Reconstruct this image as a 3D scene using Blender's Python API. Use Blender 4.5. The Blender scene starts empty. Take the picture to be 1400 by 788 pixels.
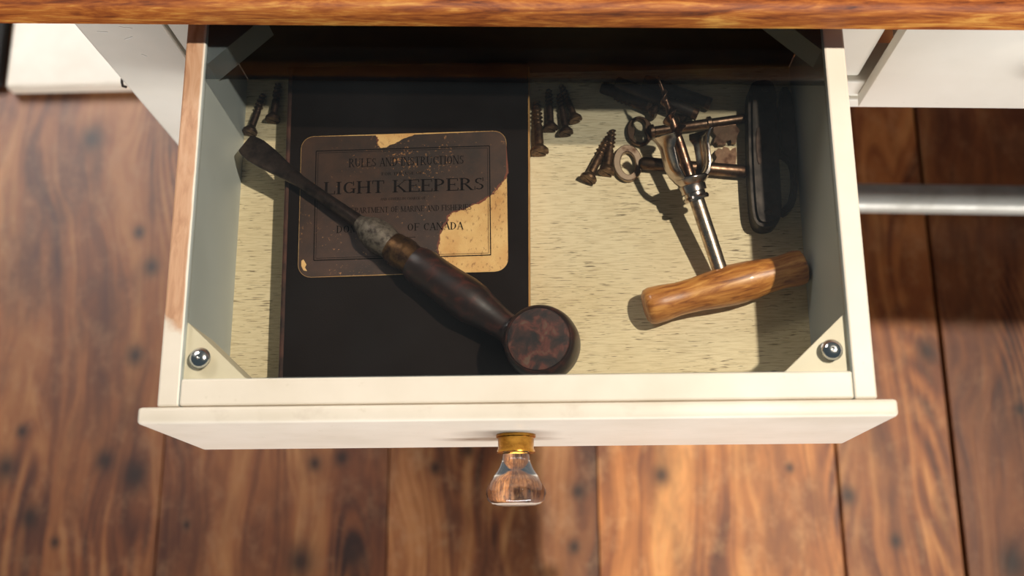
import bpy, bmesh, math, random
from mathutils import Vector, Matrix
random.seed(7)
S = bpy.context.scene
COL = S.collection

# ------------------------------------------------------------------ camera
F_PX = 1499.45
CAM = Vector((0.0224, -0.1131, 0.5945)); ROT = (0.2666, 0.0392, -0.0049)
cd = bpy.data.cameras.new('camera'); cam = bpy.data.objects.new('camera', cd); COL.objects.link(cam)
cam.location = CAM; cam.rotation_euler = ROT
cd.sensor_width = 36; cd.lens = 36 * F_PX / 1400; cd.clip_start = .01
cd.dof.use_dof = True; cd.dof.focus_distance = .685; cd.dof.aperture_fstop = 5.6
S.camera = cam
from mathutils import Euler
_RM = Euler(ROT, 'XYZ').to_matrix()
def at(px, py, z):
    """point of the real plane at height z that the photograph shows at (px, py) - used as a tape measure"""
    d = _RM @ Vector(((px - 700) / F_PX, -(py - 394) / F_PX, -1)); t = (z - CAM.z) / d.z
    return CAM + d * t

# ------------------------------------------------------------------ light
w = bpy.data.worlds.new('room_light'); S.world = w; w.use_nodes = True
w.node_tree.nodes['Background'].inputs[0].default_value = (.62, .84, 1.0, 1)
w.node_tree.nodes['Background'].inputs[1].default_value = .082
def light(name, kind, loc, target, energy, color, **k):
    l = bpy.data.lights.new(name, kind); l.energy = energy; l.color = color
    for a, v in k.items(): setattr(l, a, v)
    o = bpy.data.objects.new(name, l); COL.objects.link(o); o.location = loc
    o.rotation_euler = (Vector(target) - Vector(loc)).to_track_quat('-Z', 'Y').to_euler()
    return o
light('ceiling_spot', 'SPOT', (.722, .197, 1.4), (.20, .02, -.2), 116, (1, .91, .78),
      spot_size=math.radians(60), spot_blend=.3, shadow_soft_size=.022)
light('front_fill', 'AREA', (.4, -3.1, -.34), (0, 0, -.34), 118, (1, .97, .94), shape='RECTANGLE', size=3.2, size_y=.6)  # unseen low area lamp added to brighten the front-facing panels
light('rear_left_fill', 'AREA', (-1.6, 1.8, 1.4), (-.72, .5, -.65), 8.5, (1, .96, .92), shape='RECTANGLE', size=1.1, size_y=1.1, spread=math.radians(52))  # unseen area lamp added to brighten the white board and left floor
S.view_settings.view_transform = 'Standard'; S.view_settings.look = 'None'
S.view_settings.exposure = 0; S.view_settings.gamma = 1; S.view_settings.use_curve_mapping = False

# ------------------------------------------------------------------ materials
def srgb(c): return tuple(((v/255)/12.92 if v/255 <= .04045 else (((v/255)+.055)/1.055)**2.4) for v in c) + (1,)
class NT:
    def __init__(s, name):
        s.m = bpy.data.materials.new(name); s.m.use_nodes = True; s.t = s.m.node_tree
        s.b = s.t.nodes['Principled BSDF']; s.out = s.t.nodes['Material Output']
    def n(s, typ, ins=None, **k):
        n = s.t.nodes.new(typ)
        for a, v in k.items(): setattr(n, a, v)
        for a, v in (ins or {}).items(): s.put(n.inputs[a], v)
        return n
    def put(s, sock, v):
        if isinstance(v, bpy.types.NodeSocket): s.t.links.new(v, sock)
        elif isinstance(v, bpy.types.Node): s.t.links.new(v.outputs[0], sock)
        else: sock.default_value = v
    def math(s, op, a, b=0, c=0, clamp=False):
        n = s.n('ShaderNodeMath', operation=op, use_clamp=clamp); s.put(n.inputs[0], a); s.put(n.inputs[1], b); s.put(n.inputs[2], c); return n.outputs[0]
    def mix(s, f, a, b, bt='MIX'):
        n = s.n('ShaderNodeMix', data_type='RGBA', blend_type=bt); s.put(n.inputs[0], f); s.put(n.inputs[6], a); s.put(n.inputs[7], b); return n.outputs[2]
    def ramp(s, f, stops):
        n = s.n('ShaderNodeValToRGB'); e = n.color_ramp.elements
        while len(e) < len(stops): e.new(.5)
        for i, (p, c) in enumerate(stops): e[i].position = p; e[i].color = c
        s.put(n.inputs[0], f); return n.outputs[0]
    def coord(s, scale=(1,1,1), kind='Object', off=None):
        if kind == 'World': src = s.n('ShaderNodeNewGeometry').outputs['Position']
        else: src = s.n('ShaderNodeTexCoord').outputs[kind]
        m = s.n('ShaderNodeMapping'); s.put(m.inputs[0], src); m.inputs['Scale'].default_value = scale
        if off is not None: s.put(m.inputs['Location'], off)
        return m.outputs[0]
    def noise(s, vec, scale=5, detail=4, rough=.5, dist=0):
        n = s.n('ShaderNodeTexNoise'); s.put(n.inputs['Vector'], vec); n.inputs['Scale'].default_value = scale
        n.inputs['Detail'].default_value = detail; n.inputs['Roughness'].default_value = rough; n.inputs['Distortion'].default_value = dist
        return n.outputs[0]
    def bump(s, h, strength=.3, dist=.001):
        n = s.n('ShaderNodeBump'); n.inputs['Strength'].default_value = strength; n.inputs['Distance'].default_value = dist
        s.put(n.inputs['Height'], h); s.put(s.b.inputs['Normal'], n.outputs[0])
    def set(s, **k):
        for a, v in k.items(): s.put(s.b.inputs[a.replace('_', ' ')], v)
        return s.m

def g(v): return (v, v, v, 1)
def paint(name, base, dirt, rough=.45, wear=None, wear_axis=None):
    t = NT(name); c = t.coord(kind='World')
    n1 = t.noise(c, 18, 5); n2 = t.noise(t.coord((1, 1, 1), 'World'), 140, 3)
    k = t.ramp(n1, [(.35, g(0)), (.75, g(1))]); col = t.mix(t.math('MULTIPLY', k, .35), base, dirt)
    sp = t.ramp(n2, [(.70, g(0)), (.76, g(1))]); col = t.mix(t.math('MULTIPLY', sp, .25), col, dirt)
    t.bump(n1, .15, .001); t.set(Base_Color=col, Roughness=rough); return t
M = {}
WHITE = srgb((240, 229, 213)); DIRT = srgb((196, 182, 156))
M['white'] = paint('white_paint', WHITE, DIRT).m
M['frame'] = paint('cabinet_paint', srgb((232, 229, 218)), srgb((200, 194, 178))).m
def grain(t, vec, s, dark, mid, light_, wear=.5):
    d = t.noise(vec, s, 5, .6, .8)
    return t.ramp(d, [(.28, dark), (.5, mid), (.72, light_)])
# worn side: paint gone from the rim, bare pine shows, front end still painted
t = paint('worn_white_paint', WHITE, DIRT)
c = t.coord(kind='World'); sx = t.n('ShaderNodeSeparateXYZ', {0: c})
nz = t.noise(c, 45, 4)
edge = t.math('ADD', sx.outputs[1], t.math('MULTIPLY', t.math('SUBTRACT', nz, .5), .03))
m1 = t.ramp(t.math('MULTIPLY', edge, 10), [(.27, g(0)), (.33, g(1))])
m2 = t.ramp(t.math('ADD', t.math('MULTIPLY', sx.outputs[2], 100), t.math('ADD', nz, .2)), [(.45, g(0)), (.55, g(1))])
xin = t.math('ADD', t.math('MULTIPLY', sx.outputs[0], -10), t.math('MULTIPLY', t.math('SUBTRACT', nz, .5), .02))
m3 = t.ramp(t.math('MULTIPLY', t.math('SUBTRACT', xin, 1.85), 10), [(.10, g(0)), (.2, g(1))])
bare = grain(t, t.coord((6, 1, 6), 'World'), 30, srgb((176, 128, 96)), srgb((206, 160, 126)), srgb((222, 184, 152)))
old = t.b.inputs['Base Color'].links[0].from_socket
mask = t.math('MULTIPLY', t.math('MULTIPLY', m1, m2), m3)
t.set(Base_Color=t.mix(mask, old, bare)); M['worn'] = t.m
# the front panel's paint is rubbed brown around the knob
t = paint('rubbed_front_paint', WHITE, DIRT); c = t.coord(kind='World'); sx = t.n('ShaderNodeSeparateXYZ', {0: c})
old = t.b.inputs['Base Color'].links[0].from_socket
nn = t.noise(t.coord((14, 14, 130), 'World'), 3, 4, .6)
ex = t.math('MULTIPLY', t.math('ADD', sx.outputs[0], .012), 26); ez = t.math('MULTIPLY', t.math('ADD', sx.outputs[2], .078), 95)
ee = t.math('POWER', 2.718, t.math('MULTIPLY', t.math('ADD', t.math('MULTIPLY', ex, ex), t.math('MULTIPLY', ez, ez)), -1))
k = t.ramp(t.math('MULTIPLY', ee, nn), [(.14, g(0)), (.5, g(1))]); k2 = t.ramp(nn, [(.58, g(0)), (.72, g(.22))])
t.set(Base_Color=t.mix(k2, t.mix(k, old, srgb((120, 92, 66))), srgb((170, 150, 128)))); M['stained'] = t.m
# inside faces: greyed paint
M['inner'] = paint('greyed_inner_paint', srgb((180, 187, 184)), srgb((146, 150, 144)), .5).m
M['back'] = paint('dark_back_face', srgb((56, 50, 44)), srgb((40, 36, 32)), .7).m  # inner face of the back panel, far darker than the side walls
M['block'] = paint('yellowed_block_paint', srgb((228, 218, 192)), srgb((180, 156, 112)), .5).m
# drawer bottom: cream washed wood with short dark pores running across
t = NT('cream_washed_wood'); c = t.coord(kind='World')
v = t.n('ShaderNodeTexNoise', {'Vector': t.coord((95, 1450, 1), 'World')}); v.inputs['Scale'].default_value = 1; v.inputs['Detail'].default_value = 2
pat = t.noise(c, 26, 3)
thr = t.math('ADD', v.outputs[0], t.math('MULTIPLY', t.math('SUBTRACT', pat, .5), .22))
pores = t.ramp(thr, [(.635, g(0)), (.675, g(1))])
fine = t.noise(t.coord((60, 700, 1), 'World'), 1.5, 3)
base = t.mix(t.ramp(t.noise(c, 9, 4), [(.3, g(0)), (.7, g(1))]), srgb((228, 214, 178)), srgb((208, 188, 146)))
base = t.mix(t.math('MULTIPLY', t.ramp(fine, [(.35, g(1)), (.55, g(0))]), .30), base, srgb((150, 122, 76)))
sp = t.ramp(t.noise(c, 330, 2), [(.70, g(0)), (.78, g(1))])
base = t.mix(t.math('MULTIPLY', sp, .35), base, srgb((120, 92, 56)))
t.bump(t.math('SUBTRACT', 1, pores), .4, .0006)
M['bottom'] = t.set(Base_Color=t.mix(t.math('MULTIPLY', pores, .8), base, srgb((84, 66, 44))), Roughness=.65)
# floorboards, with the knots that the boards have
KNOTS = [(185,650,20),(143,630,15),(410,768,22),(482,760,24),(125,190,19),(207,365,13),(185,486,14),(190,318,10),(430,634,10),
         (467,626,10),(40,708,16),(8,640,18),(1268,480,18),(790,672,10),(785,748,9),(904,650,12),(1160,678,12),(1225,740,9),(1385,770,22),
         (640,615,11),(595,640,9),(75,742,7),(1080,640,6),(255,718,6),(30,590,9),(1395,560,8)]
FZ = -.65
t = NT('old_pine_boards')
pos = t.n('ShaderNodeNewGeometry').outputs['Position']; sep = t.n('ShaderNodeSeparateXYZ', {0: pos})
X, Y = sep.outputs[0], sep.outputs[1]
rnd = t.n('ShaderNodeObjectInfo').outputs['Random']
kmask = None; warp = None
for (kx, ky, kr) in KNOTS:
    p = at(kx, ky, FZ); r = kr / 1230
    dx = t.math('SUBTRACT', X, p.x); dy = t.math('MULTIPLY', t.math('SUBTRACT', Y, p.y), .8)
    d2 = t.math('ADD', t.math('MULTIPLY', dx, dx), t.math('MULTIPLY', dy, dy))
    e = t.math('POWER', 2.718, t.math('MULTIPLY', d2, -1 / (r * r * .95)))
    e2 = t.math('MULTIPLY', dx, t.math('POWER', 2.718, t.math('MULTIPLY', d2, -1 / (r * r * 7))))
    kmask = e if kmask is None else t.math('MAXIMUM', kmask, e)
    warp = e2 if warp is None else t.math('ADD', warp, e2)
n0 = t.noise(t.coord((3.2, .8, 1), 'World'), 2.4, 3, .5)
u = t.math('ADD', t.math('SUBTRACT', X, t.math('MULTIPLY', warp, .35)), t.math('MULTIPLY', t.math('ADD', n0, rnd), .22))
cv = t.n('ShaderNodeCombineXYZ', {0: u, 1: t.math('MULTIPLY', Y, .045), 2: t.math('MULTIPLY', rnd, 7)})
ga = t.noise(cv, 34, 4, .55); gb = t.noise(cv, 160, 3, .6)
cath = t.n('ShaderNodeTexNoise', {'Vector': t.coord((2.6, .75, 1), 'World')}); cath.inputs['Scale'].default_value = 2.2; cath.inputs['Detail'].default_value = 1
rings = t.math('ADD', t.math('MULTIPLY', t.math('SINE', t.math('ADD', t.math('MULTIPLY', cath.outputs[0], 210), t.math('MULTIPLY', ga, 6))), .5), .5)
cmk = t.ramp(t.noise(t.coord((6, 1.2, 1), 'World'), 1.6, 1), [(.52, g(0)), (.62, g(1))])
patch = t.noise(t.coord((1, .5, 1), 'World'), 9, 5, .65)
tone = t.math('ADD', t.math('MULTIPLY', ga, .62), t.math('ADD', t.math('MULTIPLY', gb, .22), t.math('MULTIPLY', patch, .34)))
tone = t.math('ADD', tone, t.math('MULTIPLY', t.math('MULTIPLY', t.math('SUBTRACT', rings, .5), cmk), .20))
col = t.ramp(tone, [(.42, srgb((70, 36, 20))), (.52, srgb((132, 82, 48))), (.61, srgb((170, 116, 70))), (.76, srgb((214, 166, 112)))])
blot = t.ramp(t.noise(t.coord((1, .28, 1), 'World'), 17, 5, .62), [(.47, g(0)), (.66, g(1))])
col = t.mix(t.math('MULTIPLY', blot, .62), col, srgb((82, 48, 32)))
mott = t.ramp(t.noise(t.coord((1, .7, 1), 'World'), 42, 5, .7), [(.5, g(0)), (.7, g(1))])
col = t.mix(t.math('MULTIPLY', mott, .30), col, srgb((212, 178, 140)))
col = t.mix(t.math('MULTIPLY', kmask, .93), col, srgb((40, 22, 14)))
col = t.mix(t.math('MULTIPLY', rnd, .30), col, srgb((176, 140, 116)), 'MULTIPLY')
col = t.mix(1.0, col, t.n('ShaderNodeObjectInfo').outputs['Color'], 'MULTIPLY')
t.bump(gb, .25, .001)
M['boards'] = t.set(Base_Color=col, Roughness=.5)
# varnished worktop
t = NT('varnished_orange_wood')
v = t.coord((2.2, 10, 14)); a = t.noise(v, 6, 6, .66, 1.4); b = t.noise(t.coord((8, 30, 60)), 9, 4, .6, .5)
tone = t.math('ADD', t.math('MULTIPLY', a, .75), t.math('MULTIPLY', b, .3))
col = t.ramp(tone, [(.36, srgb((84, 36, 14))), (.46, srgb((142, 72, 24))), (.55, srgb((180, 104, 40))), (.68, srgb((224, 164, 78)))])
t.bump(b, .2, .0008); M['worktop'] = t.set(Base_Color=col, Roughness=.5, Specular_IOR_Level=.3)
# glass lid: clear pane that mirrors by angle, with a trace of dust
t = NT('clear_pane')
lw = t.n('ShaderNodeLayerWeight', {'Blend': .5}).outputs['Facing']
fr = t.math('ADD', .02, t.math('MULTIPLY', t.math('POWER', lw, 5), .9), clamp=True)
tr = t.n('ShaderNodeBsdfTransparent', {'Color': (.975, .975, .965, 1)}); gl = t.n('ShaderNodeBsdfGlossy', {'Roughness': .02, 'Color': (1, 1, 1, 1)})
df = t.n('ShaderNodeBsdfDiffuse', {'Color': (.8, .85, .9, 1)})
mx = t.n('ShaderNodeMixShader', {0: fr, 1: tr.outputs[0], 2: gl.outputs[0]})
dn = t.math('MULTIPLY', t.ramp(t.noise(t.coord((1, 1, 1), 'World'), 14, 5, .6), [(.35, g(.3)), (.8, g(1))]), .006)
m2_ = t.n('ShaderNodeMixShader', {0: dn, 1: mx.outputs[0], 2: df.outputs[0]})
t.t.links.new(m2_.outputs[0], t.out.inputs[0]); M['pane'] = t.m
t = NT('knob_glass'); M['glass'] = t.set(Base_Color=(1, 1, 1, 1), Roughness=.0, IOR=1.5, Transmission_Weight=1.0)
def metal(name, c1, c2, rough=.3, scale=120, met=1.0, bump=.2, thr=(.4, .65)):
    t = NT(name); c = t.coord(); n = t.noise(c, scale, 5, .6)
    k = t.ramp(n, [(thr[0], g(0)), (thr[1], g(1))])
    t.bump(n, bump, .0005)
    return t.set(Base_Color=t.mix(k, c1, c2), Roughness=t.math('ADD', rough, t.math('MULTIPLY', k, .2)), Metallic=met)
M['chrome'] = metal('bright_chrome', srgb((240, 238, 232)), srgb((226, 222, 214)), .08, 60, bump=.02)
M['nickel'] = metal('tarnished_nickel', srgb((196, 184, 176)), srgb((116, 100, 94)), .17, 90, bump=.05, thr=(.45, .8))
M['shaft'] = metal('worn_steel_shaft', srgb((206, 190, 172)), srgb((142, 120, 102)), .25, 150, bump=.08)
M['worm'] = metal('brown_steel_worm', srgb((132, 104, 86)), srgb((72, 50, 40)), .3, 200)
M['key'] = metal('browned_iron_key', srgb((128, 102, 82)), srgb((72, 50, 38)), .32, 130)
M['bow'] = metal('polished_iron_bow', srgb((172, 150, 128)), srgb((98, 72, 56)), .38, 90, met=.85, thr=(.52, .70))
M['brass'] = metal('aged_brass', srgb((112, 82, 50)), srgb((58, 38, 26)), .36, 160, met=.9)
M['bright_brass'] = metal('bright_brass', srgb((214, 160, 72)), srgb((150, 96, 34)), .18, 60)
M['screw'] = metal('rusted_brass_screw', srgb((122, 94, 68)), srgb((62, 44, 34)), .36, 200, met=.85)
M['screw_dark'] = metal('dark_rusted_screw', srgb((92, 70, 56)), srgb((46, 34, 28)), .38, 200, met=.85)
M['iron'] = metal('black_iron', srgb((58, 50, 44)), srgb((34, 28, 24)), .42, 90, met=.6)
M['blade'] = metal('dark_steel_blade', srgb((74, 60, 52)), srgb((36, 26, 22)), .32, 110, met=.85)
M['bolster'] = metal('scaly_grey_bolster', srgb((112, 102, 90)), srgb((50, 40, 34)), .5, 260, met=.5, bump=.6, thr=(.40, .68))
M['rod_steel'] = metal('grey_white_rail', srgb((206, 204, 194)), srgb((176, 172, 160)), .35, 20, met=.25)
def wood(name, stops, sc=(10, 60, 60), rough=.4, coat=0, bump=.2):
    t = NT(name); a = t.noise(t.coord(sc), 3, 5, .6, .6)
    t.bump(a, bump, .0006); return t.set(Base_Color=t.ramp(a, stops), Roughness=rough, Coat_Weight=coat)
M['handle'] = wood('golden_handle_wood', [(.30, srgb((112, 60, 22))), (.45, srgb((172, 106, 46))), (.6, srgb((204, 140, 68))), (.75, srgb((224, 168, 92)))], (14, 90, 90), .38, .25)
M['dark_wood'] = wood('dark_red_handle_wood', [(.3, srgb((22, 13, 11))), (.5, srgb((38, 21, 16))), (.7, srgb((72, 34, 25)))], (30, 44, 44), .42, .05)
M['pommel_face'] = wood('worn_pommel_face', [(.38, srgb((24, 17, 16))), (.5, srgb((54, 32, 25))), (.58, srgb((88, 42, 31))), (.68, srgb((92, 72, 58)))], (40, 34, 34), .5, 0, .5)
t = NT('black_book_cloth'); n = t.noise(t.coord(), 900, 2); n3 = t.noise(t.coord(), 240, 4, .7); n4 = t.noise(t.coord(), 14, 4)
k = t.math('MULTIPLY', t.ramp(n3, [(.66, g(0)), (.74, g(1))]), .35)
t.bump(n, .4, .0004)
M['cloth'] = t.set(Base_Color=t.mix(k, t.mix(n4, srgb((14, 10, 8)), srgb((28, 18, 13))), srgb((70, 50, 38))), Roughness=.9, Specular_IOR_Level=.12)
M['spine'] = metal('rubbed_brown_cloth', srgb((84, 48, 34)), srgb((40, 26, 20)), .7, 60, met=0)
t = NT('page_edges'); n = t.noise(t.coord((1, 1, 60)), 90, 2)
M['pages'] = t.set(Base_Color=t.mix(n, srgb((214, 166, 96)), srgb((150, 98, 48))), Roughness=.8)
t = NT('tan_label_paper'); n = t.noise(t.coord(), 60, 5, .6); sp = t.ramp(t.noise(t.coord((1.6, .8, 1)), 420, 3), [(.60, g(0)), (.68, g(1))])
base = t.mix(t.ramp(n, [(.3, g(0)), (.75, g(1))]), srgb((226, 186, 122)), srgb((198, 144, 80)))
M['paper'] = t.set(Base_Color=t.mix(t.math('MULTIPLY', sp, .55), base, srgb((122, 74, 40))), Roughness=.7)
def stain(name, a, b, fleck):
    t = NT(name); n = t.noise(t.coord(), 26, 5, .65)
    sx = t.n('ShaderNodeSeparateXYZ', {0: t.coord()})
    k = t.ramp(n, [(.40, g(0)), (.60, g(1))]); f1 = t.noise(t.coord(), 520, 3, .7); f2 = t.noise(t.coord(), 34, 3)
    fl = t.ramp(t.math('ADD', f1, t.math('MULTIPLY', t.math('SUBTRACT', f2, .5), .5)), [(.66, g(0)), (.76, g(1))])
    fine = t.noise(t.coord(), 300, 3)
    c_ = t.mix(k, a, b); c_ = t.mix(t.math('MULTIPLY', fine, .45), c_, srgb((40, 24, 16)))
    return t.set(Base_Color=t.mix(t.math('MULTIPLY', fl, .8), c_, fleck), Roughness=.5)
M['stain'] = stain('dark_varnish_stain', srgb((72, 46, 30)), srgb((44, 29, 20)), srgb((176, 122, 74)))
M['stain_edge'] = stain('red_brown_stain_edge', srgb((134, 64, 34)), srgb((104, 52, 30)), srgb((200, 150, 90)))
M['ink'] = NT('black_ink').set(Base_Color=srgb((18, 11, 8)), Roughness=.8, Specular_IOR_Level=.1)
M['black'] = NT('matt_black').set(Base_Color=srgb((22, 20, 18)), Roughness=.8)
M['scratch'] = NT('scratched_primer').set(Base_Color=srgb((252, 250, 244)), Roughness=.5)
M['dark_gap'] = NT('dark_seam').set(Base_Color=srgb((70, 66, 58)), Roughness=.9)

# ------------------------------------------------------------------ mesh helpers
def link(name, bm, mat, parent=None, smooth=False, loc=None):
    me = bpy.data.meshes.new(name); bmesh.ops.recalc_face_normals(bm, faces=bm.faces); bm.to_mesh(me); bm.free()
    for m in (mat if isinstance(mat, (list, tuple)) else [mat]): me.materials.append(m)
    if smooth:
        me.polygons.foreach_set('use_smooth', [True] * len(me.polygons))
        try: me.set_sharp_from_angle(angle=math.radians(40))
        except Exception: pass
    o = bpy.data.objects.new(name, me); COL.objects.link(o)
    if parent is not None: o.parent = parent
    if loc is not None: o.location = loc
    return o
def empty(name, loc, label=None, cat=None, group=None, rz=0, kind=None):
    o = bpy.data.objects.new(name, None); o.empty_display_size = .02; COL.objects.link(o); o.location = loc; o.rotation_euler = (0, 0, rz)
    tag(o, label, cat, group, kind); return o
def tag(o, label=None, cat=None, group=None, kind=None):
    if label: o['label'] = label
    if cat: o['category'] = cat
    if group: o['group'] = group
    if kind: o['kind'] = kind
    return o
def copy_tree(o, parent=None):
    c = o.copy(); COL.objects.link(c)
    if parent is not None: c.parent = parent
    for ch in list(o.children): copy_tree(ch, c)
    return c
def box(x0, x1, y0, y1, z0, z1, bev=0, seg=2, bm=None):
    bm = bm or bmesh.new(); b = bmesh.new()
    bmesh.ops.create_cube(b, size=1, matrix=Matrix.Translation(((x0+x1)/2, (y0+y1)/2, (z0+z1)/2)) @ Matrix.Diagonal((x1-x0, y1-y0, z1-z0, 1)))
    if bev: bmesh.ops.bevel(b, geom=b.edges[:], offset=bev, segments=seg, affect='EDGES', profile=.5)
    me = bpy.data.meshes.new('t'); b.to_mesh(me); b.free(); bm.from_mesh(me); bpy.data.meshes.remove(me)
    return bm
def prism(pts, z0, z1, bev=0, bm=None):
    b = bmesh.new(); lo = [b.verts.new((x, y, z0)) for x, y in pts]; hi = [b.verts.new((x, y, z1)) for x, y in pts]
    b.faces.new(lo[::-1]); top = b.faces.new(hi); n = len(pts)
    for i in range(n): b.faces.new((lo[i], lo[(i+1) % n], hi[(i+1) % n], hi[i]))
    if bev:
        bmesh.ops.recalc_face_normals(b, faces=b.faces)
        bmesh.ops.bevel(b, geom=[e for e in b.edges if all(v in hi for v in e.verts)], offset=bev, segments=2, affect='EDGES')
    if bm is None: return b
    me = bpy.data.meshes.new('t'); b.to_mesh(me); b.free(); bm.from_mesh(me); bpy.data.meshes.remove(me); return bm
def frame_of(a, b):
    a = Vector(a); b = Vector(b); z = (b - a).normalized(); up = Vector((0, 0, 1)) if abs(z.z) < .95 else Vector((1, 0, 0))
    x = up.cross(z).normalized(); y = z.cross(x)
    m = Matrix((x, y, z)).transposed().to_4x4(); m.translation = a; return m
def lathe(prof, n=32, mat=None, bm=None, close=True):
    """prof = [(r, t)] around local z"""
    bm = bm or bmesh.new(); mat = mat or Matrix(); rings = []
    for r, t_ in prof:
        if r < 1e-6: rings.append([bm.verts.new(mat @ Vector((0, 0, t_)))])
        else: rings.append([bm.verts.new(mat @ Vector((r*math.cos(2*math.pi*i/n), r*math.sin(2*math.pi*i/n), t_))) for i in range(n)])
    for a, b in zip(rings, rings[1:]):
        for i in range(n):
            j = (i+1) % n
            if len(a) == 1 and len(b) == 1: continue
            if len(a) == 1: bm.faces.new((a[0], b[j], b[i]))
            elif len(b) == 1: bm.faces.new((a[i], a[j], b[0]))
            else: bm.faces.new((a[i], a[j], b[j], b[i]))
    if close:
        if len(rings[0]) > 1: bm.faces.new(rings[0][::-1])
        if len(rings[-1]) > 1: bm.faces.new(rings[-1])
    return bm
def tube(path, rad, n=16, bm=None):
    bm = bm or bmesh.new(); P = [Vector(p) for p in path]; rings = []; up = None
    for i, p in enumerate(P):
        d = (P[min(i+1, len(P)-1)] - P[max(i-1, 0)]).normalized()
        if up is None: up = d.orthogonal().normalized()
        up = (up - d * up.dot(d)).normalized(); s = d.cross(up); r = rad[i] if isinstance(rad, (list, tuple)) else rad
        rings.append([bm.verts.new(p + (up*math.cos(2*math.pi*k/n) + s*math.sin(2*math.pi*k/n)) * r) for k in range(n)])
    for a, b in zip(rings, rings[1:]):
        for i in range(n): bm.faces.new((a[i], a[(i+1) % n], b[(i+1) % n], b[i]))
    bm.faces.new(rings[0][::-1]); bm.faces.new(rings[-1]); return bm
def screw_surface(L, core, fin, pitch, ny, nt, mat=None, sharp=.35, t0=0, bm=None):
    """threaded rod along local z: core(t), fin(t) radii functions"""
    bm = bm or bmesh.new(); mat = mat or Matrix(); rings = []
    for j in range(ny + 1):
        t_ = L * j / ny; ring = []
        for i in range(nt):
            th = 2*math.pi*i/nt; ph = ((t_ / pitch) - i / nt) % 1.0; d = min(ph, 1-ph) / sharp
            r = core(t_) + (fin(t_) * (1 - d) if d < 1 else 0)
            ring.append(bm.verts.new(mat @ Vector((r*math.cos(th), r*math.sin(th), t_ + t0))))
        rings.append(ring)
    for a, b in zip(rings, rings[1:]):
        for i in range(nt): bm.faces.new((a[i], a[(i+1) % nt], b[(i+1) % nt], b[i]))
    bm.faces.new(rings[0][::-1]); bm.faces.new(rings[-1]); return bm
def sub(bm, off):
    bmesh.ops.translate(bm, verts=bm.verts, vec=-Vector(off)); return bm

# ------------------------------------------------------------------ floor
fl = link('floor', box(-1.3, 1.7, -1.2, 2.2, FZ - .06, FZ - .022), M['dark_gap']); tag(fl, kind='structure', label='old brown pine floorboards under the drawer')
seams = [-1.25, -.98, -.70, -.425, -.165, .07, .336, .466, .73, 1.0, 1.3, 1.62]
for a, b in zip(seams, seams[1:]):
    gap = .005 if abs(a - .466) < .01 or abs(b - .466) < .01 else .0009
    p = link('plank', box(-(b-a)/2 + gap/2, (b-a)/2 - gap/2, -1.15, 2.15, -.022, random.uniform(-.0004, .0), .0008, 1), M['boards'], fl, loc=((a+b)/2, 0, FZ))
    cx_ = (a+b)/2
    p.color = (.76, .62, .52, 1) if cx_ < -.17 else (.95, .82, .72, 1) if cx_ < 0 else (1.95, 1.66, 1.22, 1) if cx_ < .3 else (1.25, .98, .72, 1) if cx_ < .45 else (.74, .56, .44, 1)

# ------------------------------------------------------------------ things standing on the floor behind, at the left
pz = at(18, 130, FZ); q = at(35, 32, FZ)
o = link('white_plinth', box(0, .158, 0, .5, 0, .022, .004), M['white'], loc=(pz.x, pz.y, FZ))
tag(o, 'low white board lying on the floor beyond the left cabinet leg', 'board')
o = link('black_slab', box(-.4, -.012, 0, .5, 0, .018, .003), M['black'], loc=(pz.x, pz.y + .01, FZ)); tag(o, 'flat black slab on the floor left of the low white board', 'slab')

# ------------------------------------------------------------------ worktop and cabinet (a touch out of square with the open drawer)
YAW = -.034
wt = empty('worktop', (0, .2005, .022), 'varnished orange wooden worktop over the drawers', 'worktop', rz=YAW)
# slab with a rounded nose
prof = [(.0, .0), (.0, .016), (.001, .0215), (.004, .0255), (.009, .028), (.62, .028), (.62, 0)]
bm = bmesh.new(); A = [bm.verts.new((-.372, y, z)) for y, z in prof]; B = [bm.verts.new((1.25, y, z)) for y, z in prof]
bm.faces.new(A); bm.faces.new(B[::-1])
for i in range(len(prof)): j = (i+1) % len(prof); bm.faces.new((A[i], A[j], B[j], B[i]))
link('slab', bm, M['worktop'], wt, True)

cb = empty('cabinet', (0, .2265, FZ), 'white painted cabinet frame with a leg at the left and a low rail', 'cabinet', rz=YAW)
H = -FZ
leg_l = at(90, 32, 0)
def cpart(name, bx, bev=.0015, mat='frame'):
    return link(name, box(*bx, bev, 2), M[mat], cb)
leg = cpart('leg', (-.281, -.2235, 0, .05, 0, H + .0215))
for (x_, z_, l_, a_) in [(-.262, H-.024, .009, -.25), (-.266, H-.036, .007, .1), (-.252, H-.044, .007, -.5), (-.2505, H-.068, .004, .9), (-.2485, H-.030, .008, .2)]:
    bm = box(-l_/2, l_/2, -.0003, .0003, -.00035, .00035); bmesh.ops.rotate(bm, verts=bm.verts, matrix=Matrix.Rotation(a_, 3, 'Y')); bmesh.ops.translate(bm, verts=bm.verts, vec=(x_, -.0001, z_))
    link('scratch', bm, M['scratch'], leg)
hk = bmesh.new(); tube([(-.2815, .003, H-.108), (-.2825, .0005, H-.111), (-.2825, -.0015, H-.113), (-.2805, -.0012, H-.115)], .0010, 8, hk)
link('hook', hk, M['iron'], leg, True)
cpart('stile', (-.2212, -.2015, .001, .03, H-.122, H+.0215))
cpart('stile', (.2035, .2335, .004, .03, H-.098, H+.0215))
cpart('rail', (-.2212, .256, -.003, .03, H-.1335, H-.1205))
cpart('rail', (.2035, 1.13, 0, .03, H-.1235, H-.0985))
cpart('rail', (.2335, .47, .004, .03, H+.0062, H+.0215)); cpart('rail', (.47, 1.13, 0, .03, H-.0985, H+.0215))
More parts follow.
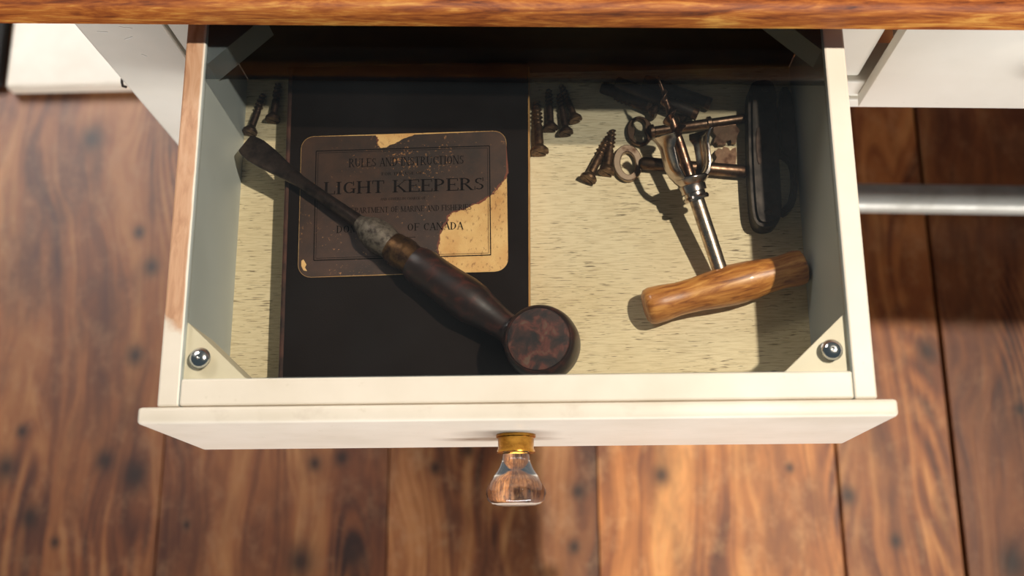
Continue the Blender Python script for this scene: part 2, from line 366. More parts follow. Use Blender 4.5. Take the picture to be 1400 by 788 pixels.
cpart('leg', (1.13, 1.19, 0, .05, 0, H + .0215)); cpart('leg', (-.281, -.2235, .52, .57, 0, H + .0215)); cpart('leg', (1.13, 1.19, .52, .57, 0, H + .0215))
cpart('side_panel', (-.278, -.262, .05, .52, H-.13, H+.0215)); cpart('side_panel', (1.17, 1.186, .05, .52, H-.13, H+.0215))
cpart('back_panel', (-.2235, 1.13, .545, .56, H-.13, H+.0215)); cpart('drawer_runner', (.2085, .226, .03, .545, H-.12, H-.08)); cpart('drawer_runner', (-.262, -.2085, .05, .545, H-.12, H-.1))
link('stretcher', tube([(-.281, .1, .05), (1.14, .1, .05)], .0165, 28), M['rod_steel'], cb, True)

# ------------------------------------------------------------------ glass knob (axis along -y)
def knob(parent, x, y, z):
    m = Matrix.Translation((x, y, z)) @ Matrix.Rotation(math.radians(90), 4, 'X')
    k = link('knob', lathe([(0, .009), (.0078, .009), (.0079, .012), (.0083, .0155), (.0102, .020), (.0135, .025), (.0162, .029), (.0176, .0325), (.0178, .035), (.0168, .0385), (.0145, .0407), (.013, .0412), (0, .0412)], 48, m), M['glass'], parent, True)
    link('ferrule', lathe([(0, 0), (.0118, 0), (.0118, .0015), (.0108, .002), (.0106, .0085), (.0113, .0095), (.0113, .0108), (.0085, .0112), (.0079, .0098), (0, .0098)], 40, m), M['bright_brass'], k, True)
    return k

# ------------------------------------------------------------------ open drawer
W, T, D = .185, .0123, .089
dr = empty('open_drawer', (0, 0, 0), 'open white drawer with a clear lid screwed over it and a glass knob', 'drawer')
BK = .2265
def dpart(name, bx, mat, bev=.0012): return link(name, box(*bx, bev, 2), M[mat] if isinstance(mat, str) else mat, dr)
def two_tone(bx, outer, inner, name, facing, bev=.0012):
    bm = box(*bx, bev, 2); bmesh.ops.recalc_face_normals(bm, faces=bm.faces)
    for f in bm.faces:
        if f.normal.dot(Vector(facing)) > .7: f.material_index = 1
    return link(name, bm, [M[outer], M[inner]], dr)
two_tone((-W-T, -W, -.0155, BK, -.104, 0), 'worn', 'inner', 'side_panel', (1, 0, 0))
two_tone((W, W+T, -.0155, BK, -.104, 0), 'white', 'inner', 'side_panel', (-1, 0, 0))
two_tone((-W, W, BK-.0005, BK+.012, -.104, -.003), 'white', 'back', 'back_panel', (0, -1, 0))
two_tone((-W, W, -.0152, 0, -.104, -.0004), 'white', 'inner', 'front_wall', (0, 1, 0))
dpart('bottom_panel', (-W, W, 0, BK, -.096, -D), 'bottom', 0)
link('front_panel', box(-.2078, .2078, -.0252, -.0157, -.1177, .0006, .0022, 3), M['stained'], dr, True)
for sx_ in (-1, 1):
    for yy, sy in ((0, 1), (BK, -1)):
        L = .036 if sy > 0 else .034; cx, cy = sx_ * W, yy
        pts = [(cx, cy), (cx - sx_*L, cy), (cx, cy + sy*L*.93)]
        if sx_*sy < 0: pass
        bk = link('corner_block', prism(pts, -.052 if sy > 0 else -.028, -.005, 0), M['block'] if sy > 0 else M['inner'], dr)
        if sy < 0: continue
        m = Matrix.Translation((cx - sx_*.0098, cy + sy*.0118, -.0018))
        dome = [(.0058, 0), (.0060, .0008)] + [(.0057*math.cos(a), .0010 + .0034*math.sin(a)) for a in [math.radians(v) for v in range(0, 90, 15)]] + [(.0012, .0043), (0, .0030)]
        link('screw', lathe(dome, 32, m), M['chrome'], bk, True)
link('glass_lid', box(-W+.0006, W-.0006, .0006, BK-.001, -.0046, -.0020), M['pane'], dr)
t = NT('dimming_pane'); s1 = t.n('ShaderNodeBsdfTransparent', {'Color': (.68, .70, .72, 1)}); s2 = t.n('ShaderNodeBsdfGlossy', {'Roughness': .05})  # grey pane added over the lid to darken the drawer's back end
s3 = t.n('ShaderNodeMixShader', {0: .02, 1: s1.outputs[0], 2: s2.outputs[0]}); t.t.links.new(s3.outputs[0], t.out.inputs[0]); M['dimming'] = t.m
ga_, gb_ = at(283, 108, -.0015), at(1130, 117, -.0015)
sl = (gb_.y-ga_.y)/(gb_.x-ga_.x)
o = link('dimming_strip', prism([(-W+.001, ga_.y+sl*(-W-ga_.x)), (W-.001, ga_.y+sl*(W-ga_.x)), (W-.001, BK-.001), (-W+.001, BK-.001)], -.0018, -.0008), M['dimming'], dr)
tag(o, label='strip added along the back of the clear lid to darken the view below')
knob(dr, -.0005, -.0252, -.059)

# ------------------------------------------------------------------ neighbouring closed drawer
nd = empty('closed_drawer', (0, .2265, 0), 'closed white drawer front at the right, beside the open drawer', 'drawer', rz=YAW)
link('front_panel', box(.2375, .4655, -.0100, -.0005, -.1180, .006, .0012, 2), M['frame'], nd, True)
link('drawer_box', box(.258, .445, .0, .3, -.096, -.004), M['frame'], nd)
knob(nd, .3535, -.0100, -.059)

# ------------------------------------------------------------------ book
BT = -.067
bl = [at(392, 205, BT), at(385.5, 400, BT)]; br = [at(722, 200, BT), at(722.5, 400, BT)]
def lerp_y(p, q, y): s = (y - p.y) / (q.y - p.y); return p.x + (q.x - p.x) * s
y0, y1 = .003, .2235
c4 = [(lerp_y(*bl, y0), y0), (lerp_y(*br, y0), y0), (lerp_y(*br, y1), y1), (lerp_y(*bl, y1), y1)]
B0 = Vector(((c4[0][0]+c4[1][0])/2, (y0+y1)/2, -D))
bk = empty('old_book', B0, 'old black cloth-bound rule book with a worn tan label, lying in the drawer', 'book')
def inset(c, l, r, y_): return [(c[0][0]+l, c[0][1]+y_), (c[1][0]-r, c[1][1]+y_), (c[2][0]-r, c[2][1]-y_), (c[3][0]+l, c[3][1]-y_)]
link('cover', sub(prism(c4, BT-.0025, BT, .0006), B0), M['cloth'], bk)
link('cover', sub(prism(c4, -D+.0002, -D+.0027, 0), B0), M['cloth'], bk)
link('pages', sub(prism(inset(c4, .004, -.0009, .003), -D+.0027, BT-.0025), B0), M['pages'], bk)
sp_pts = [(c4[0][0], c4[0][1]), (c4[0][0]+.0042, c4[0][1]), (c4[3][0]+.0042, c4[3][1]), (c4[3][0], c4[3][1])]
link('spine', sub(prism([(x-.0006, y) if i in (0, 3) else (x-.0008, y) for i, (x, y) in enumerate(sp_pts)], -D+.0027, BT+.0006, .0011), B0), M['spine'], bk, True)
# label
def round_rect(c, r, n=6):
    """c: 4 corners TL TR BR BL as Vectors"""
    out = []
    for i in range(4):
        p, a, b = c[i], c[i-1], c[(i+1) % 4]; u = (a-p).normalized(); v = (b-p).normalized()
        cc = p + (u+v)*r
        for k in range(n+1):
            th = math.pi/2*k/n; out.append(cc - v*r*math.cos(th) - u*r*math.sin(th))
    return out
LZ = BT + .0003
LC = [at(412, 187, LZ), at(692, 178.5, LZ), at(695, 371, LZ), at(407, 380, LZ)]
lab = link('label', sub(prism([(p.x, p.y) for p in round_rect(LC, .0085)], BT, LZ), B0), M['paper'], bk)
LO, LU, LV = LC[3], (LC[2]-LC[3]), (LC[0]-LC[3])
def LL(u, v):  # label plane point, u right, v up (0..1)
    return LC[3]*(1-u)*(1-v) + LC[2]*u*(1-v) + LC[1]*u*v + LC[0]*(1-u)*v
edge_pts = [(514,186.2),(516,191),(515,196),(520,203),(529,202),(540,197),(553,190),(567,184.2)]
right_pts = [(692.8,236),(689,245),(684,252),(678,258),(672,266),(664,271),(655,277),(646,280),(638,285),(626,288),(617,291),(612,296),(611,303),(604,311),(601,321),(599,331),(598,343),(600,352),(597,362),(596,373)]
def jag(pts, off, amp, z):
    out = []
    for (a, b), (c_, d_) in zip(pts, pts[1:]):
        for k in range(4): s = k/4; out.append(at(a+(c_-a)*s+random.uniform(-amp, amp)+off, b+(d_-b)*s+random.uniform(-amp, amp)+off*.6, z))
    out.append(at(pts[-1][0]+off, pts[-1][1], z)); return out
def stain_poly(off, amp, z):
    rr = round_rect([at(412.4, 187.4, z), at(691.6, 179.0, z), at(694.7, 370.6, z), at(407.5, 379.6, z)], .0083)
    TL, TR, BL_ = rr[0:7], rr[7:14], rr[21:28]
    return TL + jag(edge_pts, off, amp, z) + TR + jag(right_pts, off, amp, z) + BL_
def film(name, pts, z0, mat):
    bm = bmesh.new(); f = bm.faces.new([bm.verts.new((p.x, p.y, z0)) for p in pts]); bmesh.ops.triangulate(bm, faces=[f]); o = link(name, sub(bm, B0), mat, lab)
    return o
film('stain_edge', stain_poly(1.6, 1.1, LZ), LZ + .00005, M['stain_edge'])
film('stain', stain_poly(-.6, .9, LZ), LZ + .0001, M['stain'])
bm = bmesh.new()
fk = [at(x, y, LZ) for x, y in [(412,357),(415,355),(419,362),(417,366),(420,371),(415,370),(412,364)]]
film('bare_fleck', fk, LZ + .00016, M['paper'])
# lettering: serif stroke alphabet, unit box (x right, y up)
K, N_ = .16, .06   # thick, thin
def V(x, s=K, a=0, b=1): return [('r', x-s/2, a, x+s/2, b)] + ([('r', x-s/2-.09, b-.05, x+s/2+.09, b)] if b == 1 else []) + ([('r', x-s/2-.09, a, x+s/2+.09, a+.05)] if a == 0 else [])
def Hh(y, a, b, s=N_): return [('r', a, y-s/2, b, y+s/2)]
def Ln(x0, y0_, x1, y1_, s): return [('l', x0, y0_, x1, y1_, s)]
def Ar(cx, cy, rx, ry, a, b, tk=K, tn=N_): return [('a', cx, cy, rx, ry, a, b, tk, tn)]
FONT = {
 'A': (.9, Ln(.12,0,.45,1,.07)+Ln(.45,1,.78,0,.16)+Hh(.35,.22,.68)+[('r',0,0,.26,.05),('r',.62,0,.92,.05)]),
 'C': (.85, Ar(.47,.5,.38,.46,50,310)+[('r',.70,.66,.76,1)]), 'D': (.9, V(.17)+Ar(.3,.5,.50,.47,-90,90)+Hh(.97,.1,.35)+Hh(.03,.1,.35)),
 'E': (.82, V(.17)+Hh(.97,.1,.72)+Hh(.5,.2,.55)+Hh(.03,.1,.75)+[('r',.69,.78,.74,1),('r',.72,0,.77,.24),('r',.53,.38,.57,.62)]),
 'F': (.78, V(.17)+Hh(.97,.1,.7)+Hh(.5,.2,.55)+[('r',.67,.78,.72,1),('r',.53,.38,.57,.62)]),
 'G': (.92, Ar(.47,.5,.38,.46,50,310)+[('r',.70,.66,.76,1),('r',.68,.05,.80,.42),('r',.56,.38,.9,.43)]), 'H': (.98, V(.17)+V(.77)+Hh(.5,.17,.77)),
 'I': (.38, V(.17)), 'K': (.95, V(.17)+Ln(.8,.97,.24,.42,.07)+Ln(.36,.55,.8,.03,.16)+[('r',.66,.95,.92,1),('r',.68,0,.95,.05)]),
 'L': (.8, V(.17)+Hh(.03,.1,.72)+[('r',.69,0,.74,.28)]), 'M': (1.15, V(.14,.07)+V(.97)+Ln(.14,1,.55,.05,.15)+Ln(.55,.05,.95,1,.06)),
 'N': (.98, V(.14,.07)+V(.8,.07)+Ln(.14,1,.8,0,.16)), 'O': (.94, Ar(.45,.5,.38,.46,0,360)),
 'P': (.82, V(.17)+Ar(.36,.73,.34,.25,-90,90)+Hh(.97,.1,.4)+Hh(.48,.1,.4)), 'R': (.92, V(.17)+Ar(.36,.75,.32,.23,-90,90)+Hh(.97,.1,.4)+Hh(.52,.1,.4)+Ln(.4,.5,.78,.03,.16)+[('r',.7,0,.92,.05)]),
 'S': (.72, Ar(.34,.74,.26,.22,40,270,.12,.07)+Ar(.34,.27,.28,.23,-140,90,.12,.07)+[('r',.56,.72,.61,1),('r',.05,0,.10,.3)]),
 'T': (.86, V(.4)+Hh(.97,.03,.77)+[('r',.02,.74,.07,1),('r',.73,.74,.78,1)]), 'U': (.94, V(.17,K,.3,1)+V(.75,.07,.3,1)+Ar(.46,.32,.30,.28,180,360,.14,.07)),
 'Y': (.9, Ln(.08,1,.42,.45,.15)+Ln(.8,1,.42,.45,.07)+V(.42,K,0,.46)), ' ': (.45, []), '.': (.3, [('r', .08, 0, .2, .12)]), ',': (.3, [('r', .08, -.12, .18, .1)])}
def quad(bm, pts, z):
    try: bm.faces.new([bm.verts.new((p.x - B0.x, p.y - B0.y, z - B0.z)) for p in pts])
    except ValueError: pass
def write(bm, text, uc, v, h, width, z, bold=1.0):
    adv = sum(FONT[c_][0] for c_ in text); kx = width/adv; x0 = uc - width/2
    for c_ in text:
        a_, parts = FONT[c_]
        tf = lambda x, y: LL(x0 + x*kx, v + y*h)
        for q in parts:
            if q[0] == 'r': _, xa, ya, xb, yb = q; quad(bm, [tf(xa, ya), tf(xb, ya), tf(xb, yb), tf(xa, yb)], z)
            elif q[0] == 'l':
                _, xa, ya, xb, yb, s = q; s *= bold; quad(bm, [tf(xa-s/2, ya), tf(xa+s/2, ya), tf(xb+s/2, yb), tf(xb-s/2, yb)], z)
            else:
                _, cx, cy, rx, ry, a, b, tk, tn = q; n = max(6, int(abs(b-a)/15))
                for i in range(n):
                    t0, t1 = math.radians(a+(b-a)*i/n), math.radians(a+(b-a)*(i+1)/n); th = lambda t_: (tn + (tk-tn)*abs(math.cos(t_))**1.5)/2
                    pt = lambda t_, sg: tf(cx + (rx - tk/2 + sg*th(t_))*math.cos(t_) + tk*.0, cy + (ry + sg*th(t_)*.9 - tn/2)*math.sin(t_))
                    quad(bm, [pt(t0, 1), pt(t1, 1), pt(t1, -1), pt(t0, -1)], z)
        x0 += a_*kx
IZ = LZ + .00022
bm = bmesh.new()
write(bm, 'RULES AND INSTRUCTIONS', .515, .765, .062, .56, IZ)
write(bm, 'FOR THE USE OF', .495, .700, .020, .20, IZ)
write(bm, 'LIGHT KEEPERS', .505, .575, .088, .78, IZ)
write(bm, 'AND OTHERS IN CHARGE OF', .50, .520, .018, .22, IZ)
write(bm, 'DEPARTMENT OF MARINE AND FISHERIES', .53, .435, .040, .60, IZ)
write(bm, 'DOMINION', .30, .300, .052, .24, IZ)
write(bm, 'OF CANADA', .655, .300, .052, .27, IZ)
link('lettering', bm, M['ink'], lab)
bm = bmesh.new()
def rule(bm, u0, v0, u1, v1, wd):
    if abs(u0-u1) < 1e-6: a = [LL(u0-wd/2, v0), LL(u0+wd/2, v0), LL(u0+wd/2, v1), LL(u0-wd/2, v1)]
    else: a = [LL(u0, v0-wd*.75), LL(u1, v0-wd*.75), LL(u1, v0+wd*.75), LL(u0, v0+wd*.75)]
    quad(bm, a, IZ)
for e, wd in ((0, .0045), (.010, .0018)):
    u0, u1, v0, v1 = .075+e, .918-e, .115+e*1.4, .890-e*1.4
    rule(bm, u0, v0, u1, v0, wd); rule(bm, u0, v1, u1, v1, wd); rule(bm, u0, v0, u0, v1, wd); rule(bm, u1, v0, u1, v1, wd)
rule(bm, .46, .255, .56, .255, .003)
link('printed_border', bm, M['ink'], lab)

# ------------------------------------------------------------------ old turnscrew across the book
TZ0, TZ1 = -.0615, -.046
p_tip = at(335, 196, TZ0); p_sh = at(490, 303, -.0585); p_bol = at(545, 343, -.0565); p_h0 = at(572, 370, -.0555); p_h1 = at(690, 446, -.051)
ts = empty('screwdriver', (p_bol.x, p_bol.y, BT), 'old dark screwdriver with a flared steel blade, lying across the black book', 'screwdriver')
O = Vector((p_bol.x, p_bol.y, BT))
# blade: flat flared tip blending into a round shaft
axis = (p_sh - p_tip); L = axis.length; m = frame_of(p_tip, p_sh)
bm = bmesh.new(); rings = []; ns = 20
wid = [(0, .0066), (.025, .0076), (.09, .0086), (.20, .0079), (.34, .0058), (.5, .0041), (.7, .0040), (1, .0046)]
thk = [(0, .0009), (.025, .0010), (.1, .0016), (.25, .0026), (.4, .0034), (.5, .0036), (.7, .0037), (1, .0046)]
def ip(tab, s):
    for (a, va), (b, vb) in zip(tab, tab[1:]):
        if s <= b: return va + (vb-va)*(s-a)/(b-a)
    return tab[-1][1]
for j in range(41):
    s = j/40; rw, rt = ip(wid, s), ip(thk, s); ex = .55 if s < .35 else 1.0
    ring = []
    for i in range(ns):
        th = 2*math.pi*i/ns; c_, s_ = math.cos(th), math.sin(th)
        ring.append(bm.verts.new(m @ Vector((rw*math.copysign(abs(c_)**ex, c_), rt*math.copysign(abs(s_)**ex, s_), s*L)) - O))
    rings.append(ring)
for a, b in zip(rings, rings[1:]):
    for i in range(ns): bm.faces.new((a[i], a[(i+1) % ns], b[(i+1) % ns], b[i]))
bm.faces.new(rings[0][::-1]); bm.faces.new(rings[-1])
link('blade', bm, M['blade'], ts, True)
m = frame_of(p_sh, p_bol + (p_h0-p_bol)*.2); L = (p_h0-p_sh).length
link('bolster', sub(lathe([(0, -.001), (.0046, 0), (.0062, .004), (.0088, .008), (.0104, .013), (.0106, .019), (.0098, .024), (.0088, .028), (0, .0282)], 12, m), O), M['bolster'], ts, True)
m = frame_of(p_bol + (p_bol-p_sh)*.0, p_h1)
Lf = (p_h1 - p_bol).length
link('ferrule', sub(lathe([(0, -.006), (.0092, -.006), (.0098, -.004), (.0098, 0), (.0106, .001), (.0106, .006), (.0100, .008), (.0100, .013), (0, .013)], 32, m), O), M['brass'], ts, True)
hp = [(0, .012), (.0104, .012), (.0118, .016), (.0124, .021), (.0121, .030), (.0127, .042), (.0135, .052), (.0132, .060), (.0112, .068), (.0088, Lf-.001), (.0092, Lf+.004), (.012, Lf+.010), (0, Lf+.012)]
link('handle', sub(lathe(hp, 36, m), O), M['dark_wood'], ts, True)
fc = at(736, 464, -.026); bc = at(743, 472, -.046)
ax = (fc - bc).normalized(); m = frame_of(bc - ax*.012, fc)
hl = (fc - bc).length + .012
link('pommel', sub(lathe([(0, -.004), (.010, -.003), (.0165, .0), (.0205, .005), (.0222, .011), (.0222, hl*.62), (.0212, hl-.0035), (.0200, hl-.0008), (.0190, hl), (.0186, hl-.0004), (0, hl-.0004)], 48, m), O), [M['dark_wood']], ts, True)
link('pommel_face', sub(lathe([(0, hl-.0006), (.0184, hl-.0006), (.0180, hl+.0006), (.010, hl+.0010), (0, hl+.0010)], 48, m), O), M['pommel_face'], ts, True)

# ------------------------------------------------------------------ corkscrew
HZ = -D + .0133
hc = at(992, 392, HZ); hl_ = at(881, 421, HZ); hr = at(1100, 364, HZ)
col_ = at(949, 262, -.062); tip_ = at(900, 104, -.044)
cs = empty('corkscrew', (hc.x, hc.y, -D), 'corkscrew with a turned golden wood handle and two-pronged steel cap', 'corkscrew')
O = Vector((hc.x, hc.y, -D))
m = frame_of(hl_, hr); Lh = (hr-hl_).length
hp = [(0, 0), (.0085, .0003), (.0108, .0018), (.0118, .005), (.0116, .012), (.0105, .022), (.0108, .033), (.0122, .046), (.0130, .058), (.0124, .070), (.0108, .082), (.0104, Lh-.016), (.0114, Lh-.006), (.0108, Lh-.0016), (.009, Lh-.0002), (0, Lh)]
o = link('handle', lathe(hp, 40), M['handle'], cs, True)
# handle grain must run along it: turn the local frame so x is the long axis
me = o.data; rot = Matrix.Rotation(math.radians(90), 4, 'Y'); me.transform(rot); o.matrix_local = Matrix.Translation(-O) @ m @ rot.inverted()
axd = (col_ - hc).normalized(); shaft_end = hc + (at(925, 185, -.054) - hc)
m = frame_of(hc, col_); Lc = (col_-hc).length
link('shaft', sub(lathe([(0, .006), (.0048, .0065), (.0048, Lc-.004), (0, Lc-.004)], 24, m), O), M['shaft'], cs, True)
link('collar', sub(lathe([(0, Lc-.006), (.0078, Lc-.006), (.0084, Lc-.0045), (.0078, Lc-.003), (.0068, Lc-.0028), (.0068, Lc-.001), (.0082, Lc-.0005), (.0084, Lc+.004), (.0072, Lc+.006), (0, Lc+.006)], 32, m), O), M['nickel'], cs, True)
# cap: bell whose wall is cut to two prongs with flared lips
cm = frame_of(col_ + (col_-hc).normalized()*.004, at(934, 190, -.053)); 
prf = [(.0062, .0005), (.0100, .0030), (.0134, .0070), (.0152, .0125), (.0158, .019), (.0160, .025), (.0170, .0295), (.0188, .0325), (.0196, .0335)]
def bell(bm, az, half, i0, i1, nth=10, thick=.0021):
    out, inn = [], []
    for j in range(i0, i1):
        r, t_ = prf[j]; hw = half * (1.0 if j < 3 else (.86 if j < 6 else 1.15))
        out.append([bm.verts.new(cm @ Vector((r*math.cos(az-hw+2*hw*k/nth), r*math.sin(az-hw+2*hw*k/nth), t_))) for k in range(nth+1)])
        inn.append([bm.verts.new(cm @ Vector(((r-thick)*math.cos(az-hw+2*hw*k/nth), (r-thick)*math.sin(az-hw+2*hw*k/nth), t_+thick*(.9 if j < 3 else .2)))) for k in range(nth+1)])
    nj = len(out)
    for j in range(nj-1):
        for k in range(nth):
            bm.faces.new((out[j][k], out[j][k+1], out[j+1][k+1], out[j+1][k])); bm.faces.new((inn[j][k+1], inn[j][k], inn[j+1][k], inn[j+1][k+1]))
        for k in (0, nth): bm.faces.new((out[j][k], out[j+1][k], inn[j+1][k], inn[j][k]))
    for j in (0, nj-1):
        for k in range(nth): bm.faces.new((out[j][k], out[j][k+1], inn[j][k+1], inn[j][k]))
bm = lathe([(.0052, -.0005), (.0078, 0), (.0104, .0030), (.0116, .0048), (.0104, .0062), (.0075, .0046), (.0048, .0040)], 36, cm, close=False)
for az in (math.radians(28), math.radians(208)): bell(bm, az, math.radians(33), 1, len(prf))
cap = link('cap', sub(bm, O), M['nickel'], cs, True)
md = cap.modifiers.new('bevel', 'BEVEL'); md.width = .0006; md.segments = 2; md.limit_method = 'ANGLE'
ws = at(943, 240, -.0595); m = frame_of(ws, tip_); Lw = (tip_-ws).length
link('worm', sub(screw_surface(Lw, lambda s: .0034 if s < Lw*.30 else max(.0004, .0030*(1-((s/Lw-.30)/.70)**1.3)+.0003), lambda s: 0 if s < Lw*.30 else .0062*min(1, (s/Lw-.30)*8)*max(.05, 1-((s/Lw-.3)/.7)), .0125, 150, 28, m, .22), O), M['worm'], cs, True)

# ------------------------------------------------------------------ two keys
def outline(c, rx, ry, n, pinch=0, rot=0):
    out = []
    for i in range(n):
        th = 2*math.pi*i/n; k = 1 - pinch*math.exp(-((math.sin(th))/.42)**2)
        x, y = rx*k*math.cos(th), ry*math.sin(th); out.append((c.x + x*math.cos(rot) - y*math.sin(rot), c.y + x*math.sin(rot) + y*math.cos(rot)))
    return out
def ring_prism(outer, inner, z0, z1, bev=.0006):
    bm = bmesh.new(); n = len(outer)
    L_ = []
    for pts, z, sgn in ((outer, z0, 0), (outer, z1-bev, 0), (outer, z1, -1), (inner, z1, 1), (inner, z1-bev, 0), (inner, z0, 0)):
        c = (sum(p[0] for p in outer)/n, sum(p[1] for p in outer)/n)
        row = []
        for x, y in pts:
            d = Vector((x-c[0], y-c[1])); dd = d.normalized()*bev*sgn; row.append(bm.verts.new((x+dd.x, y+dd.y, z)))
        L_.append(row)
    L_.append(L_[0])
    for a, b in zip(L_, L_[1:]):
        for i in range(n): bm.faces.new((a[i], a[(i+1) % n], b[(i+1) % n], b[i]))
    return bm
def key(name, label, bow_c, rx, ry, hole, rot, sh, r, collars, bit, mat_bow, bow_z):
    O = Vector((bow_c.x, bow_c.y, -D)); k = empty(name, O, label, 'key', 'old iron keys under the corkscrew')
    link('bow', sub(ring_prism(outline(bow_c, rx, ry, 48, 0, rot), outline(bow_c + Vector(hole[3:5] + (0,)), hole[0], hole[1], 48, hole[2], rot), -D + bow_z, -D + bow_z + .0034), O), mat_bow, k, True)
    a, b = sh; m = frame_of(a, b); Ls = (b-a).length; prof = [(0, 0), (r*.75, 0), (r*.95, .002)]
    for c_ in collars: prof += [(r, c_*Ls-.002), (r*1.35, c_*Ls-.0012), (r*1.35, c_*Ls+.0012), (r*.92, c_*Ls+.002)]
    prof += [(r*.95, Ls-.001), (r*.8, Ls), (0, Ls)]
    link('shank', sub(lathe(prof, 24, m), O), M['key'], k, True)
    link('bit', sub(prism([(p.x, p.y) for p in [at(x, y, -D+.004) for x, y in bit]], -D+.0018, -D+.0048, 0), O), M['key'], k)
    return k
KZ = -D + .0047
key('key', 'iron key with a figure-eight hole in its bow, under the corkscrew screw', at(875, 178, KZ), .0086, .0104, (.0053, .0084, .42, 0, 0), math.radians(4),
    (at(889, 180, KZ), at(1019, 162, KZ)), .0034, [.02, .62], [(976,168),(1006,164),(1006,172),(1011,179),(1008,186),(1006,196),(1000,196),(999,192),(992,193),(992,198),(982,199),(979,195),(975,196),(979,186),(975,181)], M['key'], .001)
key('key', 'iron key with a plain oval bow and thick barrel, under the corkscrew cap', at(858.5, 222, KZ), .0096, .0128, (.0049, .0080, 0, 0, -.0004), math.radians(3),
    (at(876, 223, KZ+.0004), at(1021, 235, KZ+.0004)),   .0045, [], [(980,231),(977,221),(980,216),(977,209),(982,203),(987,205),(989,201),(996,203),(998,207),(1001,204),(1006,202),(1007,212),(1005,232)], M['bow'], .0012)

# ------------------------------------------------------------------ wood screws
def make_screw(mat, Ls, r):
    root = empty('wood_screw', (0, 0, 0)); hr_ = r*2.05; hz = hr_*.98
    tilt = math.atan2(hz - r*.7, Ls)
    m = Matrix.Translation((0, 0, hz)) @ Matrix.Rotation(math.radians(-90), 4, 'X')   # local z -> +y
    m = Matrix.Translation((0, 0, hz)) @ Matrix.Rotation(-tilt, 4, 'X') @ Matrix.Rotation(math.radians(-90), 4, 'X')
    bm = lathe([(0, .0012), (hr_*.99, .0012), (hr_*.97, .0016), (r, .0048), (0, .0050)], 32, m)
    for sg in (-1, 1):   # slot: two raised halves of the face
        bm.faces.ensure_lookup_table()
        for f in bm.faces[:32]: f.material_index = 1 if sg < 0 else f.material_index
        pts = [(hr_*.98*math.cos(a), sg*(hr_*.13 + hr_*.85*math.sin(a))) for a in [math.pi*i/14 for i in range(15)]]
        pts = [(x, sg*min(abs(y), math.sqrt(max(0, (hr_*.98)**2 - x*x))) if abs(y) > hr_*.13 else y) for x, y in pts]
        b = prism([(x*math.cos(.7)-y*math.sin(.7), x*math.sin(.7)+y*math.cos(.7)) for x, y in pts], -.0004, .0014)
        for v in b.verts: v.co = m @ v.co
        me = bpy.data.meshes.new('t'); b.to_mesh(me); b.free(); bm.from_mesh(me); bpy.data.meshes.remove(me)
    link('head', bm, [mat, M['black']], root, True)
    core = lambda s: r if s < Ls*.38 else r*(.82 - .62*max(0, (s/Ls-.5)/.5)**2.2)
    fin = lambda s: 0 if s < Ls*.38 else r*.42*min(1, (s/Ls-.38)*12)
    link('shank', screw_surface(Ls-.005, core, fin, .0030, 110, 20, m, .34, .005), mat, root, True)
    return root
base_screws = {}
def screw(head, tip, label, mat='screw', Ls=.036, r=.0027, z=-D, pitch=0):
    key_ = (mat, Ls, r)
    if key_ not in base_screws: o = base_screws[key_] = make_screw(M[mat], Ls, r)
    else: o = copy_tree(base_screws[key_])
    a = at(*head, z + r*1.6); b = at(*tip, z + r); d = b - a
    o.location = (a.x, a.y, z); o.rotation_euler = (pitch, 0, math.atan2(-d.x, d.y))
    tag(o, label, 'screw', 'old wood screws in the drawer'); return o
screw((738, 209), (733, 130), 'largest wood screw, lying against the right edge of the book', Ls=.038, r=.0030)
screw((753, 177), (750, 118), 'wood screw just right of the largest one by the book', 'screw_dark', .030, .0024)
screw((774, 183), (763, 118), 'dark wood screw, second from the right of the four by the book', 'screw_dark', .030, .0024)
screw((787, 165), (766, 112), 'wood screw farthest right of the four by the book', 'screw', .028, .0023)
screw((804, 246), (834, 184), 'left screw of the crossed pair near the oval key bow', 'screw', .034, .0028)
screw((829, 237), (838, 174), 'right screw of the pair, touching the oval key bow', 'screw', .032, .0027)
screw((342, 182), (360, 128), 'wood screw at the left wall above the screwdriver tip', 'screw_dark', .030, .0025)
screw((373, 165), (381, 112), 'dark wood screw against the spine of the book', 'screw_dark', .028, .0025)
screw((897, 154), (843, 133), 'threaded screw among the dark rods behind the key bow', 'screw_dark', .030, .0025)
screw((936, 162), (906, 146), 'short screw behind the corkscrew tip, under the dark rods', 'screw_dark', .018, .0021)

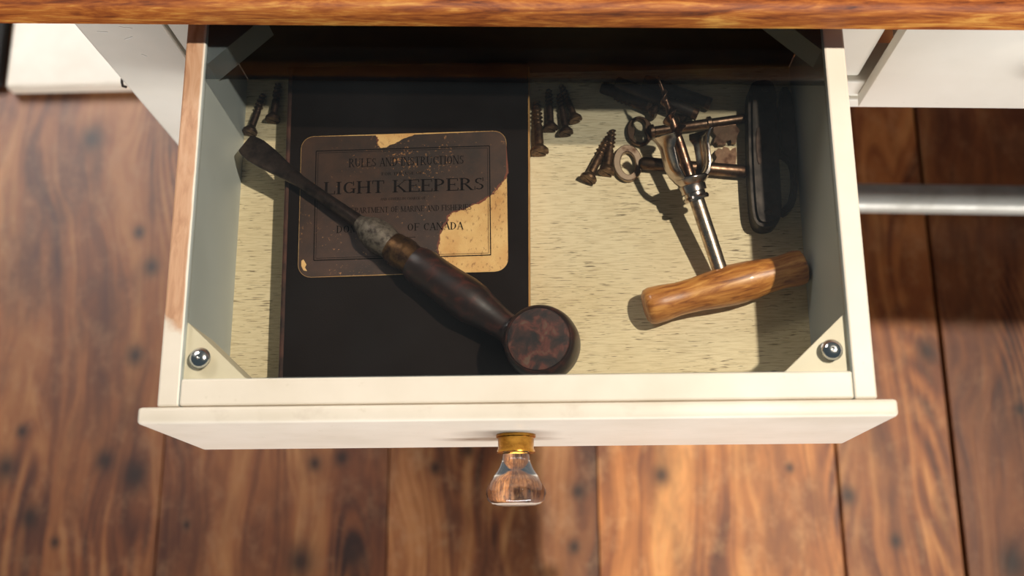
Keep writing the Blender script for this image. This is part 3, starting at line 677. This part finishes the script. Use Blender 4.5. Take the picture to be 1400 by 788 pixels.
# ------------------------------------------------------------------ dark rods at the back
def rod(a, b, r, z, label, za=None):
    p, q = at(*a, z), at(*b, za if za is not None else z); O = Vector((p.x, p.y, -D)); L_ = (q-p).length
    k = empty('iron_rod', O, label, 'rod', 'dark iron rods at the back of the drawer'); m = frame_of(p, q)
    link('barrel', sub(lathe([(0, 0), (r*.8, 0), (r, .001), (r, L_-.0035), (0, L_-.0034)], 24, m), O), M['iron'], k, True)
    link('tip_ring', sub(lathe([(0, L_-.0036), (r*1.04, L_-.0036), (r*1.04, L_-.0004), (r*.9, L_), (r*.55, L_), (r*.5, L_-.003), (0, L_-.003)], 24, m), O), M['key'], k, True)
rod((822, 119), (893, 144), .0042, -D+.0046, 'dark iron rod reaching farthest left in the back pile')
rod((842, 112), (954, 157), .0040, -D+.0100, 'dark iron rod crossing above the keys with a bright end')
rod((880, 110), (972, 143), .0042, -D+.0046, 'rearmost dark iron rod in the shade of the worktop')

# ------------------------------------------------------------------ black folding tool at the right wall
fz = -D
O = at(1047, 210, fz); ft = empty('folding_tool', O, 'long black iron tool with a curved side arm, along the right drawer wall', 'tool')
def pxpoly(pts, z): return [(p.x, p.y) for p in [at(x, y, z) for x, y in pts]]
def smooth_poly(pts, it=2):
    for _ in range(it):
        pts = [q for (a, b) in zip(pts, pts[1:] + pts[:1]) for q in ((a[0]*.75+b[0]*.25, a[1]*.75+b[1]*.25), (a[0]*.25+b[0]*.75, a[1]*.25+b[1]*.75))]
    return pts
zt = fz + .017
link('body', sub(prism(pxpoly(smooth_poly([(1024,122),(1030,108),(1056,106),(1062,120),(1064,160),(1066,215),(1070,270),(1069,297),(1060,308),(1040,309),(1031,298),(1028,270),(1025,215),(1024,160)]), zt), fz, zt, .0025), O), M['iron'], ft, True)
link('groove_plate', sub(prism(pxpoly(smooth_poly([(1034,175),(1040,174),(1042,200),(1042,224),(1036,226),(1033,200)], 1), zt), zt-.0005, zt+.0008, .0003), O), M['blade'], ft, True)
z2 = fz + .010
link('side_arm', sub(prism(pxpoly(smooth_poly([(1066,118),(1080,118),(1086,150),(1090,200),(1092,250),(1088,280),(1076,292),(1068,290),(1070,283),(1080,274),(1085,250),(1083,222),(1074,212),(1066,210)], 1), z2), fz+.001, z2, .001), O), M['iron'], ft, True)
for (x, y) in ((1046, 122), (1050, 290)):
    p = at(x, y, zt); link('rivet', sub(lathe([(.0022, -.0005), (.0022, .0004), (.0012, .0010), (0, .0011)], 16, Matrix.Translation(p)), O), M['blade'], ft, True)
